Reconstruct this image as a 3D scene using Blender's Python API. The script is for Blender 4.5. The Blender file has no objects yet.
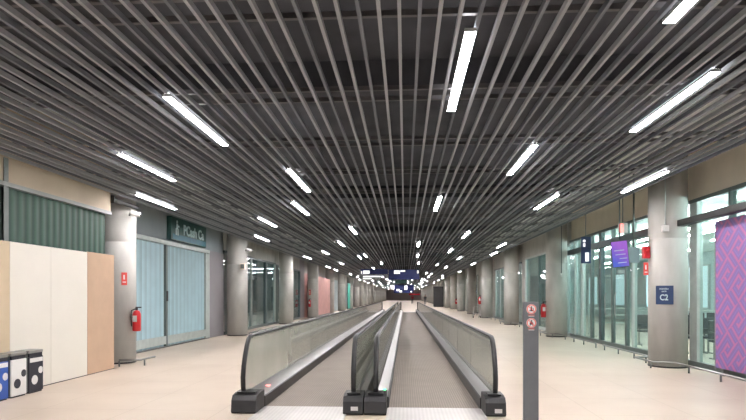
import bpy, bmesh, math, random
from mathutils import Vector, Matrix

random.seed(7)
sc = bpy.context.scene
PI = math.pi

# ------------------------------------------------------------------ camera
F_PX = 560.0
cam_d = bpy.data.cameras.new('camera')
cam = bpy.data.objects.new('camera', cam_d)
sc.collection.objects.link(cam)
cam.location = (0, 0, 1.5)
YAW = math.atan(32 / F_PX)
cam.rotation_euler = (PI / 2, 0, YAW)
cam_d.sensor_fit = 'HORIZONTAL'
cam_d.sensor_width = 36
cam_d.lens = F_PX / 746 * 36
cam_d.shift_y = 86 / 746
cam_d.clip_end = 500
cam_d.clip_start = 0.05
sc.camera = cam

# ------------------------------------------------------------------ world and exposure
w = bpy.data.worlds.new('world'); sc.world = w
w.use_nodes = True
w.node_tree.nodes['Background'].inputs[0].default_value = (0.55, 0.62, 0.75, 1)
w.node_tree.nodes['Background'].inputs[1].default_value = 0.05
sc.view_settings.view_transform = 'Standard'
sc.view_settings.look = 'None'
sc.view_settings.exposure = 0.1
sc.view_settings.gamma = 1.0
sc.view_settings.use_curve_mapping = False
sc.cycles.transparent_max_bounces = 24
sc.cycles.max_bounces = 8
sc.cycles.sample_clamp_indirect = 6
LAMP = 115.0

# ------------------------------------------------------------------ materials
def lin(c):
    return tuple(((v / 255) / 12.92 if v / 255 <= 0.04045 else ((v / 255 + 0.055) / 1.055) ** 2.4) for v in c)

def base_mat(name):
    m = bpy.data.materials.new(name); m.use_nodes = True
    nt = m.node_tree
    return m, nt, nt.nodes['Principled BSDF']

def coords(nt, scale=(1, 1, 1)):
    tc = nt.nodes.new('ShaderNodeTexCoord'); mp = nt.nodes.new('ShaderNodeMapping')
    mp.inputs['Scale'].default_value = scale
    nt.links.new(tc.outputs['Object'], mp.inputs['Vector'])
    return mp.outputs['Vector']

def mat(name, rgb, rough=.6, metal=0., var=.08, nscale=6., stretch=(1, 1, 1), bump=0., spec=.5):
    m, nt, b = base_mat(name)
    c = lin(rgb)
    v = coords(nt, stretch)
    n = nt.nodes.new('ShaderNodeTexNoise'); n.inputs['Scale'].default_value = nscale
    n.inputs['Detail'].default_value = 5
    nt.links.new(v, n.inputs['Vector'])
    r = nt.nodes.new('ShaderNodeValToRGB')
    r.color_ramp.elements[0].position = .3; r.color_ramp.elements[1].position = .7
    r.color_ramp.elements[0].color = tuple(x * (1 - var) for x in c) + (1,)
    r.color_ramp.elements[1].color = tuple(min(1, x * (1 + var)) for x in c) + (1,)
    nt.links.new(n.outputs['Fac'], r.inputs['Fac'])
    nt.links.new(r.outputs['Color'], b.inputs['Base Color'])
    b.inputs['Roughness'].default_value = rough
    b.inputs['Metallic'].default_value = metal
    b.inputs['Specular IOR Level'].default_value = spec
    if bump:
        bp = nt.nodes.new('ShaderNodeBump'); bp.inputs['Strength'].default_value = bump
        bp.inputs['Distance'].default_value = .01
        nt.links.new(n.outputs['Fac'], bp.inputs['Height']); nt.links.new(bp.outputs['Normal'], b.inputs['Normal'])
    return m

def glow(name, rgb, strength, base=None):
    m, nt, b = base_mat(name)
    v = coords(nt)
    n = nt.nodes.new('ShaderNodeTexNoise'); n.inputs['Scale'].default_value = 3
    nt.links.new(v, n.inputs['Vector'])
    mr = nt.nodes.new('ShaderNodeMapRange')
    mr.inputs['To Min'].default_value = .96 * strength; mr.inputs['To Max'].default_value = 1.04 * strength
    nt.links.new(n.outputs['Fac'], mr.inputs['Value'])
    b.inputs['Base Color'].default_value = lin(base or (200, 200, 200)) + (1,)
    b.inputs['Emission Color'].default_value = lin(rgb) + (1,)
    nt.links.new(mr.outputs['Result'], b.inputs['Emission Strength'])
    return m

def glass(name, tint, haze, gloss_rough=.03, haze_rgb=(190, 205, 200)):
    """Thin pane: tinted see-through film + mirror by fresnel + diffuse haze: frosting, and painted-in reflections on balustrades."""
    m = bpy.data.materials.new(name); m.use_nodes = True
    nt = m.node_tree; nt.nodes.clear(); L = nt.links.new
    out = nt.nodes.new('ShaderNodeOutputMaterial')
    tr = nt.nodes.new('ShaderNodeBsdfTransparent'); tr.inputs[0].default_value = lin(tint) + (1,)
    gl = nt.nodes.new('ShaderNodeBsdfGlossy'); gl.inputs['Roughness'].default_value = gloss_rough
    df = nt.nodes.new('ShaderNodeBsdfDiffuse')
    n = nt.nodes.new('ShaderNodeTexNoise'); n.inputs['Scale'].default_value = 1.3
    L(coords(nt), n.inputs['Vector'])
    rmp = nt.nodes.new('ShaderNodeMapRange')
    rmp.inputs['To Min'].default_value = haze * .8; rmp.inputs['To Max'].default_value = haze * 1.2
    L(n.outputs['Fac'], rmp.inputs['Value'])
    df.inputs[0].default_value = lin(haze_rgb) + (1,)
    lw = nt.nodes.new('ShaderNodeLayerWeight'); lw.inputs['Blend'].default_value = .5
    pw = nt.nodes.new('ShaderNodeMath'); pw.operation = 'POWER'; L(lw.outputs['Facing'], pw.inputs[0]); pw.inputs[1].default_value = 5
    fr = nt.nodes.new('ShaderNodeMath'); fr.operation = 'MULTIPLY_ADD'; L(pw.outputs[0], fr.inputs[0])
    fr.inputs[1].default_value = .9; fr.inputs[2].default_value = .04
    a = nt.nodes.new('ShaderNodeMixShader'); b = nt.nodes.new('ShaderNodeMixShader')
    L(rmp.outputs['Result'], a.inputs[0]); L(tr.outputs[0], a.inputs[1]); L(df.outputs[0], a.inputs[2])
    L(fr.outputs[0], b.inputs[0]); L(a.outputs[0], b.inputs[1]); L(gl.outputs[0], b.inputs[2])
    L(b.outputs[0], out.inputs[0])
    return m

M = {}
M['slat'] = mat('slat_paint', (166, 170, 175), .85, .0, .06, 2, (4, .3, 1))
M['slat_dim'] = mat('slat_paint_shaded', (112, 117, 124), .85, .0, .06, 2, (4, .3, 1))  # shade on every third, set-back slat put into its colour
M['plenum'] = mat('plenum_black', (66, 68, 73), .9, 0, .25, 1.5)
M['carrier'] = mat('carrier_steel', (96, 96, 98), .5, .3)
M['housing'] = mat('lamp_housing', (170, 172, 172), .4, .2)
M['lamp'] = glow('lamp_diffuser', (255, 250, 252), LAMP)
M['added_up'] = glow('added_uplight_glow', (255, 250, 252), LAMP * .16)  # upward glow added to lift the plenum and upper walls
M['concrete'] = mat('concrete', (192, 190, 184), .8, 0, .12, 3.5, (1, 1, .35), .25)
M['tan_wall'] = mat('tan_wall', (238, 226, 208), .8, 0, .05, 2)
M['tan_header'] = mat('tan_header', (192, 176, 154), .8, 0, .05, 2)
M['header_trim'] = mat('header_trim', (150, 154, 152), .5, 0, .05, 2)
M['grey_wall'] = mat('grey_wall', (150, 158, 162), .65, 0, .06, 2)
M['mauve_wall'] = mat('mauve_panel', (150, 146, 150), .45, 0, .05, 2)
M['pale_wall'] = mat('pale_wall', (196, 194, 184), .8, 0, .05, 2)
M['pink_wall'] = mat('pink_panel', (206, 158, 150), .6, 0, .08, 2)
M['teal_wall'] = mat('teal_panel', (30, 168, 148), .5, 0, .08, 2)
M['room_wall'] = mat('room_wall', (206, 220, 220), .8, 0, .05, 1)
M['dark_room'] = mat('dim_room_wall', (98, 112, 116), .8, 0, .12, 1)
M['white_ceiling'] = mat('white_soffit', (226, 232, 226), .8, 0, .03, 1)
M['white_board'] = mat('white_board', (232, 226, 214), .55, 0, .02, 1.5)
M['brown_board'] = mat('brown_board', (198, 168, 142), .75, 0, .05, 3)
M['tan_board'] = mat('tan_board', (206, 186, 156), .7, 0, .04, 3)
M['black'] = mat('black_rubber', (30, 30, 31), .4, 0, .15, 8)
M['newel'] = mat('newel_plastic', (42, 42, 43), .45, 0, .15, 8, bump=.05)
M['dark_metal'] = mat('dark_metal', (60, 60, 60), .4, .5)
M['steel'] = mat('brushed_steel', (160, 160, 157), .32, .8, .08, 8, (1, .05, 8))
M['grey_metal'] = mat('grey_metal', (120, 124, 122), .4, .6)
M['frame'] = mat('frame_grey', (108, 118, 116), .4, .4)
M['thick_frame'] = mat('door_post_grey', (84, 98, 100), .45, .3)
M['light_frame'] = mat('frame_light', (196, 204, 200), .4, .2)
M['post'] = mat('signpost_grey', (96, 100, 104), .45, .1, .05, 12, bump=.05)
M['red'] = mat('red_enamel', (198, 34, 40), .3, 0, .06)
M['red_sign'] = mat('red_sign', (222, 84, 76), .5, 0, .06)
M['white'] = mat('white_paint', (228, 226, 222), .5, 0, .03)
M['whitecyan'] = mat('white_letter', (206, 226, 226), .5, 0, .03)
M['blue_sign'] = mat('blue_sign', (34, 58, 96), .4, 0, .08)
M['navy_sign'] = mat('navy_sign', (30, 46, 112), .4, 0, .08)
M['green_sign'] = mat('dark_green_sign', (42, 84, 80), .4, 0, .1)
M['teal_strip'] = mat('sign_blue_strip', (30, 104, 124), .4, 0, .1)
M['bin_blue'] = mat('bin_blue', (40, 84, 168), .4, 0, .06)
M['chair'] = mat('chair_black', (34, 38, 44), .5, 0, .1)
M['purple_plain'] = mat('monitor_back', (92, 96, 100), .5, 0, .1)
M['tube'] = glow('added_tube_glow', (244, 252, 255), 130)  # all-round glow added to brighten side rooms and their ceiling
M['letter_glow'] = glow('sign_letter_light', (255, 255, 255), 1.1)
M['daylight'] = glow('bright_window', (214, 240, 255), 2.2)
M['soft_window'] = glow('soft_window', (196, 226, 232), .8)
M['red_lamp'] = glow('red_indicator', (255, 80, 70), 3)
M['green_lamp'] = glow('green_indicator', (30, 255, 160), 2.5)
M['silver_light'] = glow('deck_light', (255, 252, 245), 4)
M['skin'] = mat('skin', (196, 150, 126), .6)
M['cloth_red'] = mat('red_cloth', (190, 50, 60), .8)
M['cloth_dark'] = mat('dark_cloth', (44, 44, 52), .8)
M['cloth_grey'] = mat('grey_trousers', (92, 92, 100), .8)
M['far_wall'] = mat('far_wall', (200, 186, 182), .8)
M['far_dark'] = mat('far_dark', (52, 52, 54), .8)
M['rail_glass'] = glass('balustrade_glass', (244, 247, 243), .42, .05, (228, 226, 216))  # strong pale haze stands in for reflections of the bright hall
M['clear_glass'] = glass('facade_glass', (236, 249, 247), .05, .02, (200, 225, 222))
M['frost_glass'] = glass('frosted_glass', (236, 248, 247), .3, .12, (200, 230, 228))
M['dim_glass'] = glass('dim_glass', (226, 240, 240), .07, .02, (160, 190, 190))

def floor_mat():
    m, nt, b = base_mat('polished_beige_tile'); L = nt.links.new
    v = coords(nt)
    n = nt.nodes.new('ShaderNodeTexNoise'); n.inputs['Scale'].default_value = .8; n.inputs['Detail'].default_value = 7
    L(v, n.inputs['Vector'])
    r = nt.nodes.new('ShaderNodeValToRGB')
    r.color_ramp.elements[0].position = .3; r.color_ramp.elements[1].position = .75
    r.color_ramp.elements[0].color = lin((206, 190, 173)) + (1,)
    r.color_ramp.elements[1].color = lin((218, 204, 187)) + (1,)
    L(n.outputs['Fac'], r.inputs['Fac'])
    br = nt.nodes.new('ShaderNodeTexBrick'); br.offset = 0
    br.inputs['Scale'].default_value = 1
    br.inputs['Brick Width'].default_value = 1.2; br.inputs['Row Height'].default_value = 1.2
    br.inputs['Mortar Size'].default_value = .006; br.inputs['Mortar Smooth'].default_value = .3
    br.inputs['Color1'].default_value = (1, 1, 1, 1); br.inputs['Color2'].default_value = (.97, .965, .96, 1)
    br.inputs['Mortar'].default_value = (.8, .78, .75, 1)
    L(v, br.inputs['Vector'])
    mx = nt.nodes.new('ShaderNodeMix'); mx.data_type = 'RGBA'; mx.blend_type = 'MULTIPLY'
    mx.inputs[0].default_value = 1
    L(r.outputs['Color'], mx.inputs[6]); L(br.outputs['Color'], mx.inputs[7])
    L(mx.outputs[2], b.inputs['Base Color'])
    b.inputs['Roughness'].default_value = .42
    b.inputs['Specular IOR Level'].default_value = .35
    return m
M['floor'] = floor_mat()

def ribbed(name, rgb, freq, amp, rough, axis='Y', dark=.55):
    m, nt, b = base_mat(name); L = nt.links.new
    v = coords(nt)
    sp = nt.nodes.new('ShaderNodeSeparateXYZ'); L(v, sp.inputs[0])
    mu = nt.nodes.new('ShaderNodeMath'); mu.operation = 'MULTIPLY'; mu.inputs[1].default_value = freq * 2 * PI
    L(sp.outputs[axis], mu.inputs[0])
    si = nt.nodes.new('ShaderNodeMath'); si.operation = 'SINE'; L(mu.outputs[0], si.inputs[0])
    mr = nt.nodes.new('ShaderNodeMapRange'); mr.inputs['From Min'].default_value = -1
    mr.inputs['To Min'].default_value = dark; mr.inputs['To Max'].default_value = 1
    L(si.outputs[0], mr.inputs['Value'])
    n = nt.nodes.new('ShaderNodeTexNoise'); n.inputs['Scale'].default_value = 2; L(v, n.inputs['Vector'])
    ad = nt.nodes.new('ShaderNodeMath'); ad.operation = 'MULTIPLY_ADD'
    L(n.outputs['Fac'], ad.inputs[0]); ad.inputs[1].default_value = .25; ad.inputs[2].default_value = .87
    m2 = nt.nodes.new('ShaderNodeMath'); m2.operation = 'MULTIPLY'; L(mr.outputs[0], m2.inputs[0]); L(ad.outputs[0], m2.inputs[1])
    vm = nt.nodes.new('ShaderNodeVectorMath'); vm.operation = 'SCALE'
    vm.inputs[0].default_value = lin(rgb); L(m2.outputs[0], vm.inputs['Scale'])
    L(vm.outputs[0], b.inputs['Base Color'])
    b.inputs['Roughness'].default_value = rough
    bp = nt.nodes.new('ShaderNodeBump'); bp.inputs['Strength'].default_value = .5; bp.inputs['Distance'].default_value = amp
    L(si.outputs[0], bp.inputs['Height']); L(bp.outputs['Normal'], b.inputs['Normal'])
    return m
M['belt'] = ribbed('ribbed_belt', (154, 143, 132), 30, .003, .65, 'X', .75)
M['plate'] = ribbed('grooved_plate', (206, 202, 198), 20, .001, .35, 'X', .88)
M['green_blind'] = ribbed('green_blind', (62, 92, 80), 5.5, .02, .6, 'Y', .6)

def curtain_mat():
    m, nt, b = base_mat('translucent_curtain'); L = nt.links.new
    v = coords(nt)
    n = nt.nodes.new('ShaderNodeTexNoise'); n.inputs['Scale'].default_value = 1.6
    L(v, n.inputs['Vector'])
    r = nt.nodes.new('ShaderNodeValToRGB')
    r.color_ramp.elements[0].position = .3; r.color_ramp.elements[1].position = .7
    r.color_ramp.elements[0].color = lin((140, 178, 190)) + (1,)
    r.color_ramp.elements[1].color = lin((170, 204, 212)) + (1,)
    L(n.outputs['Fac'], r.inputs['Fac']); L(r.outputs['Color'], b.inputs['Base Color'])
    b.inputs['Roughness'].default_value = .3
    return m
M['curtain'] = ribbed('pleated_curtain', (186, 214, 222), 3.4, .01, .35, 'Y', .72)  # bright and shaded sides of the pleats painted as tone bands

def zigzag_mat():
    """printed hoarding: interlaced pink bars on violet"""
    m, nt, b = base_mat('violet_zigzag_print'); L = nt.links.new
    v = coords(nt)
    sp = nt.nodes.new('ShaderNodeSeparateXYZ'); L(v, sp.inputs[0])
    def M_(op, a, bb=None, c=None):
        q = nt.nodes.new('ShaderNodeMath'); q.operation = op
        for i, x in enumerate((a, bb, c)):
            if x is None: continue
            if isinstance(x, (int, float)): q.inputs[i].default_value = x
            else: L(x, q.inputs[i])
        return q.outputs[0]
    u = M_('MULTIPLY', sp.outputs['Y'], 2.9); z = M_('MULTIPLY', sp.outputs['Z'], 2.9)
    cell = M_('MODULO', M_('ADD', M_('FLOOR', u), M_('FLOOR', M_('ADD', z, M_('MULTIPLY', u, .5)))), 2)
    s = M_('SUBTRACT', M_('MULTIPLY', M_('ABSOLUTE', cell), 2), 1)
    d = M_('ADD', z, M_('MULTIPLY', s, u))
    f = M_('FRACT', M_('ADD', M_('MULTIPLY', d, 1.5), 40.))
    line = M_('LESS_THAN', f, .30)
    line2 = M_('LESS_THAN', M_('FRACT', M_('ADD', M_('MULTIPLY', d, 1.5), 40.45)), .12)
    mx = nt.nodes.new('ShaderNodeMix'); mx.data_type = 'RGBA'
    mx.inputs[6].default_value = lin((138, 110, 168)) + (1,); mx.inputs[7].default_value = lin((198, 112, 154)) + (1,)
    L(M_('MULTIPLY', line, .75), mx.inputs[0])
    m2 = nt.nodes.new('ShaderNodeMix'); m2.data_type = 'RGBA'
    L(mx.outputs[2], m2.inputs[6]); m2.inputs[7].default_value = lin((128, 128, 200)) + (1,)
    L(M_('MULTIPLY', line2, .6), m2.inputs[0])
    L(m2.outputs[2], b.inputs['Base Color']); b.inputs['Roughness'].default_value = .5
    return m
M['zigzag'] = zigzag_mat()

def screen_mat():
    m, nt, b = base_mat('screen_picture'); L = nt.links.new
    tc = nt.nodes.new('ShaderNodeTexCoord')
    sp = nt.nodes.new('ShaderNodeSeparateXYZ'); L(tc.outputs['Generated'], sp.inputs[0])
    ad = nt.nodes.new('ShaderNodeMath'); ad.operation = 'MULTIPLY_ADD'
    L(sp.outputs['X'], ad.inputs[0]); ad.inputs[1].default_value = .45; L(sp.outputs['Z'], ad.inputs[2])
    r = nt.nodes.new('ShaderNodeValToRGB'); e = r.color_ramp.elements
    e[0].position = .25; e[0].color = lin((58, 92, 220)) + (1,)
    e[1].position = 1.1 if False else 1.0; e[1].color = lin((168, 92, 220)) + (1,)
    L(ad.outputs[0], r.inputs['Fac'])
    L(r.outputs['Color'], b.inputs['Emission Color']); b.inputs['Emission Strength'].default_value = .75
    b.inputs['Base Color'].default_value = (.02, .02, .03, 1)
    return m
M['screen'] = screen_mat()

# ------------------------------------------------------------------ mesh helpers
class MB:
    def __init__(s): s.v = []; s.f = []; s.sm = []
    def _add(s, vs, fs, smooth=False):
        o = len(s.v); s.v += [tuple(p) for p in vs]
        for f in fs: s.f.append([i + o for i in f]); s.sm.append(smooth)
        return s
    def box(s, x0, x1, y0, y1, z0, z1, bev=0.):
        if bev <= 0:
            vs = [(x, y, z) for z in (z0, z1) for y in (y0, y1) for x in (x0, x1)]
            return s._add(vs, [(0, 2, 3, 1), (4, 5, 7, 6), (0, 1, 5, 4), (2, 6, 7, 3), (0, 4, 6, 2), (1, 3, 7, 5)])
        bm = bmesh.new(); bmesh.ops.create_cube(bm, size=1)
        for v in bm.verts:
            v.co = Vector(((x0 + x1) / 2 + v.co.x * (x1 - x0), (y0 + y1) / 2 + v.co.y * (y1 - y0), (z0 + z1) / 2 + v.co.z * (z1 - z0)))
        bmesh.ops.bevel(bm, geom=bm.edges[:], offset=bev, segments=2, affect='EDGES', profile=.5)
        bm.verts.index_update()
        s._add([v.co[:] for v in bm.verts], [[v.index for v in f.verts] for f in bm.faces]); bm.free()
        return s
    def prism(s, poly, axis, a, b, smooth=False):
        """poly: 2-D outline; axis 'x': (y,z), 'y': (x,z), 'z': (x,y)"""
        def P(p, t): return {'x': (t, p[0], p[1]), 'y': (p[0], t, p[1]), 'z': (p[0], p[1], t)}[axis]
        n = len(poly); vs = [P(p, a) for p in poly] + [P(p, b) for p in poly]
        s._add(vs, [list(range(n))[::-1], list(range(n, 2 * n))])
        o = len(s.v) - 2 * n
        for i in range(n):
            j = (i + 1) % n; s.f.append([o + i, o + j, o + n + j, o + n + i]); s.sm.append(smooth)
        return s
    def lathe(s, prof, n=24, c=(0, 0, 0)):
        """prof list of (r,z) about the z axis"""
        vs = []; fs = []
        for r, z in prof:
            for k in range(n):
                a = 2 * PI * k / n; vs.append((c[0] + r * math.cos(a), c[1] + r * math.sin(a), c[2] + z))
        for i in range(len(prof) - 1):
            for k in range(n):
                j = (k + 1) % n; fs.append((i * n + k, i * n + j, (i + 1) * n + j, (i + 1) * n + k))
        s._add(vs, fs, True)
        o = len(s.v) - len(vs)
        s.f.append([o + k for k in range(n)][::-1]); s.sm.append(False)
        s.f.append([o + (len(prof) - 1) * n + k for k in range(n)]); s.sm.append(False)
        return s
    def tube(s, pts, r, n=8, sx=1., side=None):
        pts = [Vector(p) for p in pts]; rings = []
        for i, p in enumerate(pts):
            d = (pts[min(i + 1, len(pts) - 1)] - pts[max(i - 1, 0)]).normalized()
            up = Vector((0, 0, 1)) if abs(d.z) < .9 else Vector((0, 1, 0))
            a = Vector(side) if side else d.cross(up).normalized(); b = a.cross(d).normalized()
            rings.append([p + a * (r * sx * math.cos(2 * PI * k / n)) + b * (r * math.sin(2 * PI * k / n)) for k in range(n)])
        vs = [v for R in rings for v in R]; fs = []
        for i in range(len(rings) - 1):
            for k in range(n):
                j = (k + 1) % n; fs.append((i * n + k, i * n + j, (i + 1) * n + j, (i + 1) * n + k))
        fs.append(list(range(n))[::-1]); m = (len(rings) - 1) * n; fs.append([m + k for k in range(n)])
        return s._add(vs, fs, True)
    def xf(s, Mx):
        s.v = [tuple(Mx @ Vector(p)) for p in s.v]; return s

def root_loc(o):
    while o.parent: o = o.parent
    return o.location.copy()

def link(o): sc.collection.objects.link(o); return o

def tag(o, label, cat, group=None):
    o['label'] = label; o['category'] = cat
    if group: o['group'] = group
    return o

def obj(name, mb, m, parent=None, loc=(0, 0, 0), mx=None):
    off = root_loc(parent) if parent else Vector(loc)
    me = bpy.data.meshes.new(name)
    vs = [Vector(p) for p in mb.v]
    if mx: vs = [mx @ p for p in vs]
    me.from_pydata([tuple(p - off) for p in vs], [], mb.f)
    me.polygons.foreach_set('use_smooth', mb.sm)
    me.materials.append(m)
    bm = bmesh.new(); bm.from_mesh(me); bmesh.ops.recalc_face_normals(bm, faces=bm.faces); bm.to_mesh(me); bm.free()
    o = link(bpy.data.objects.new(name, me))
    if parent: o.parent = parent
    else: o.location = off
    return o

def thing(name, label, cat, loc=(0, 0, 0), group=None):
    o = link(bpy.data.objects.new(name, None)); o.location = loc; o.empty_display_size = .2
    return tag(o, label, cat, group)

def struct(name, mb, m, parent=None, loc=(0, 0, 0)):
    o = obj(name, mb, m, parent, loc)
    if not parent: o['kind'] = 'structure'
    return o

def dup(src, loc, rz=0, label=None, group=None):
    r = src.copy(); link(r); r.location = loc; r.rotation_euler = (0, 0, rz)
    if label: r['label'] = label
    if group: r['group'] = group
    for ch in list(src.children):
        c = ch.copy(); link(c); c.parent = r
        for g in list(ch.children):
            d = g.copy(); link(d); d.parent = c
    return r

def face_mx(center, n, roll=0):
    n = Vector(n).normalized(); up = Vector((0, 0, 1)); right = up.cross(n).normalized(); up = n.cross(right)
    Mx = Matrix((right, up, n)).transposed().to_4x4(); Mx.translation = Vector(center)
    return Mx @ Matrix.Rotation(roll, 4, 'Z')

def text_mb(s, size, depth=.004, bold=.0, align='CENTER'):
    cu = bpy.data.curves.new('t', 'FONT'); cu.body = s; cu.size = size; cu.extrude = depth; cu.offset = bold
    cu.align_x = align; cu.align_y = 'CENTER'; cu.resolution_u = 3
    o = bpy.data.objects.new('t', cu); link(o)
    dg = bpy.context.evaluated_depsgraph_get(); dg.update()
    me = bpy.data.meshes.new_from_object(o.evaluated_get(dg))
    mb = MB(); mb._add([v.co[:] for v in me.vertices], [list(p.vertices) for p in me.polygons])
    bpy.data.objects.remove(o); bpy.data.curves.remove(cu); bpy.data.meshes.remove(me)
    return mb

ROW0, STEP, NCOL = 12.3, 8.8, 20
ROWS = [ROW0 + STEP * k for k in range(NCOL)]
Y0, Y1 = -12.0, 190.0
XL, XR = -6.4, 5.6            # column centres
FL, FR = -7.0, 6.15           # shopfront planes
ZC = 3.60                     # slat undersides

# ------------------------------------------------------------------ floor and shell
struct('floor', MB().box(-14, 14, Y0, Y1, -.2, 0), M['floor'])
ceil = struct('ceiling', MB().box(-14, 14, Y0, Y1, 4.75, 4.95), M['plenum'])
struct('wall_back', MB().box(-14, 14, Y0 - .2, Y0, 0, 4.75), M['pale_wall'])
struct('wall_front', MB().box(-14, 14, Y1, Y1 + .2, 0, 4.75), M['far_wall'])
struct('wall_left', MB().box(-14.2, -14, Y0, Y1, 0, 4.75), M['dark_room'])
struct('wall_right', MB().box(14, 14.2, Y0, Y1, 0, 4.75), M['room_wall'])

c_ = struct('ceiling', MB().box(-6.99, -6.02, Y0, Y1, 4.6, 4.74), M['white_ceiling'])  # unseen white strip added to bounce light onto the upper left wall
c_ = struct('ceiling', MB().box(4.8, 6.14, Y0, Y1, 4.6, 4.74), M['white_ceiling'])  # same added bounce strip above the right slat edge, out of view
# ---- slatted ceiling: slats run down the hall
slat_w, slat_h = .027, .05
sm = MB().box(-slat_w / 2, slat_w / 2, Y0 + .1, Y1 - .1, 0, slat_h)
s0 = None; slat_x = []
i = 0
x = -5.97
while x <= 4.68:
    slat_x.append(x)
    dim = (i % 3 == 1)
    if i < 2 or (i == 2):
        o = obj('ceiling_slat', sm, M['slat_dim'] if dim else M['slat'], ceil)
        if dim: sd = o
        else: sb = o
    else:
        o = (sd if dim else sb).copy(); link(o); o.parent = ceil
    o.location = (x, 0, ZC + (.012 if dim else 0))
    x += .152; i += 1
cm = MB().box(-6.0, 4.7, -.02, .02, 0, .045)
c0 = None
y = .3
while y < 75:
    for dy in (0, .32):
        if c0 is None: c0 = obj('carrier_rail', cm, M['carrier'], ceil); o = c0
        else: o = c0.copy(); link(o); o.parent = ceil
        o.location = (0, y + dy, ZC + slat_h + .055)
    y += 1.9
bmx = MB().box(-6.0, 4.75, -.2, .2, 0, .35)
b0 = None
for k in range(-2, NCOL):
    if b0 is None: b0 = obj('ceiling_beam', bmx, M['plenum'], ceil); o = b0
    else: o = b0.copy(); link(o); o.parent = ceil
    o.location = (0, ROW0 + STEP * k - 4.4, 4.4)

# ------------------------------------------------------------------ linear ceiling lights
def mid_gap(x):
    best = min(range(len(slat_x) - 1), key=lambda i: abs((slat_x[i] + slat_x[i + 1]) / 2 - x))
    return (slat_x[best] + slat_x[best + 1]) / 2
lt = thing('ceiling_light', 'x', 'ceiling light', (0, 0, 0), 'linear ceiling lights among the slats')
hm = MB().box(-.047, .047, -.95, .95, -.012, .018, .003)
obj('housing', hm, M['housing'], lt)
obj('diffuser', MB().box(-.042, .042, -.94, .94, -.0145, -.0122), M['lamp'], lt)
obj('added_uplight', MB().box(-.03, .03, -.94, .94, .0182, .021), M['added_up'], lt)  # added glowing top strip, lights slat sides and header walls
first = [True]
def light(x, y, label):
    x, y = x * .988, (y + x * .057) * .988
    loc = (x, y, ZC - .019)
    if first[0]:
        first[0] = False; lt.location = loc; lt['label'] = label; return
    dup(lt, loc, 0, label)
ordw = ['nearest', 'second', 'third', 'fourth', 'fifth', 'sixth']
near = {
 'row along the left edge': [(-5.54, 12.6), (-5.2, 20.5), (-5.3, 30.6), (-5.55, 40.6)],
 'second row from the left edge': [(-4.2, 9.25), (-3.9, 16.0), (-3.85, 27.2), (-4.1, 36.3)],
 'third row from the left edge': [(-2.5, 6.85), (-2.5, 13.5), (-2.56, 22.6), (-2.45, 30.4), (-2.4, 42.6)],
 'row left of the hall centre': [(-1.93, 10.3), (-1.66, 18.0), (-2.05, 29.2), (-1.5, 36.0)],
 'row over the hall centre': [(.52, 5.4), (.74, 12.8), (.55, 22.8), (.66, 29.4), (.85, 35.8)],
 'row just right of the centre': [(1.8, 8.75), (2.08, 19.3), (2.1, 26.0), (2.15, 37.6)],
 'third row from the right edge': [(2.9, 6.2), (3.15, 12.6), (3.0, 31.0), (2.98, 41.0)],
 'row along the right edge': [(4.4, 10.4), (4.0, 23.4), (4.4, 27.8), (4.44, 36.6)],
}
for row, L_ in near.items():
    for q, (x, y) in enumerate(L_):
        light(x, y, 'white linear ceiling light, %s of the %s' % (ordw[q], row))
light(2.02, 3.35, 'white linear ceiling light cut off by the top edge of the photo')
for (x, y) in ((-4.2, 1.0), (-2.5, -2.), (.6, -3.4), (2.9, -1.5), (4.4, 2.2), (-5.5, 4.0), (-1.5, 1.2), (.9, .6), (-4, -5), (3, -6), (-.5, -8)):
    light(x, y, 'white linear ceiling light overhead behind the camera')
for xr, ph in ((-5.4, 0.), (-4.1, 4.), (-2.5, 6.5), (-1.8, 2.5), (.65, 1.3), (2.1, 5.), (3.0, 8.1), (4.4, 3.2)):
    y = 46 + ph
    while y < 184:
        light(xr + random.uniform(-.5, .5), y + random.uniform(-.8, .8), 'small distant white light strip in the slatted ceiling far down the hall')
        y += 8.8 if y < 92 else 17.6

# ------------------------------------------------------------------ round columns
colL = thing('column', 'x', 'column', (0, 0, 0), 'round concrete columns along the hall')
obj('shaft', MB().lathe([(.38, .03), (.38, 2.68), (.374, 2.69), (.374, 2.71), (.38, 2.72), (.38, 4.59)], 40), M['concrete'], colL)
obj('base_collar', MB().lathe([(.386, 0), (.386, .035), (.38, .035)], 40), M['dark_metal'], colL)
where = ['first', 'second', 'third', 'fourth', 'fifth', 'sixth', 'seventh', 'eighth']
done = False
for side, X in (('left', XL), ('right', XR)):
    for k, y in enumerate(ROWS):
        lab = ('%s round concrete column along the %s side of the hall' % (where[k], side)) if k < 8 else \
              'small distant concrete column far down the %s side of the hall' % side
        if k == 0: lab = {'left': 'round concrete column carrying the extinguisher, next to the brown board',
                          'right': 'round concrete column carrying the blue C2 sign'}[side]
        if not done: colL.location = (X - .07, y, 0); colL['label'] = lab; done = True
        else: dup(colL, (X, y, 0), 0, lab)

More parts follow.
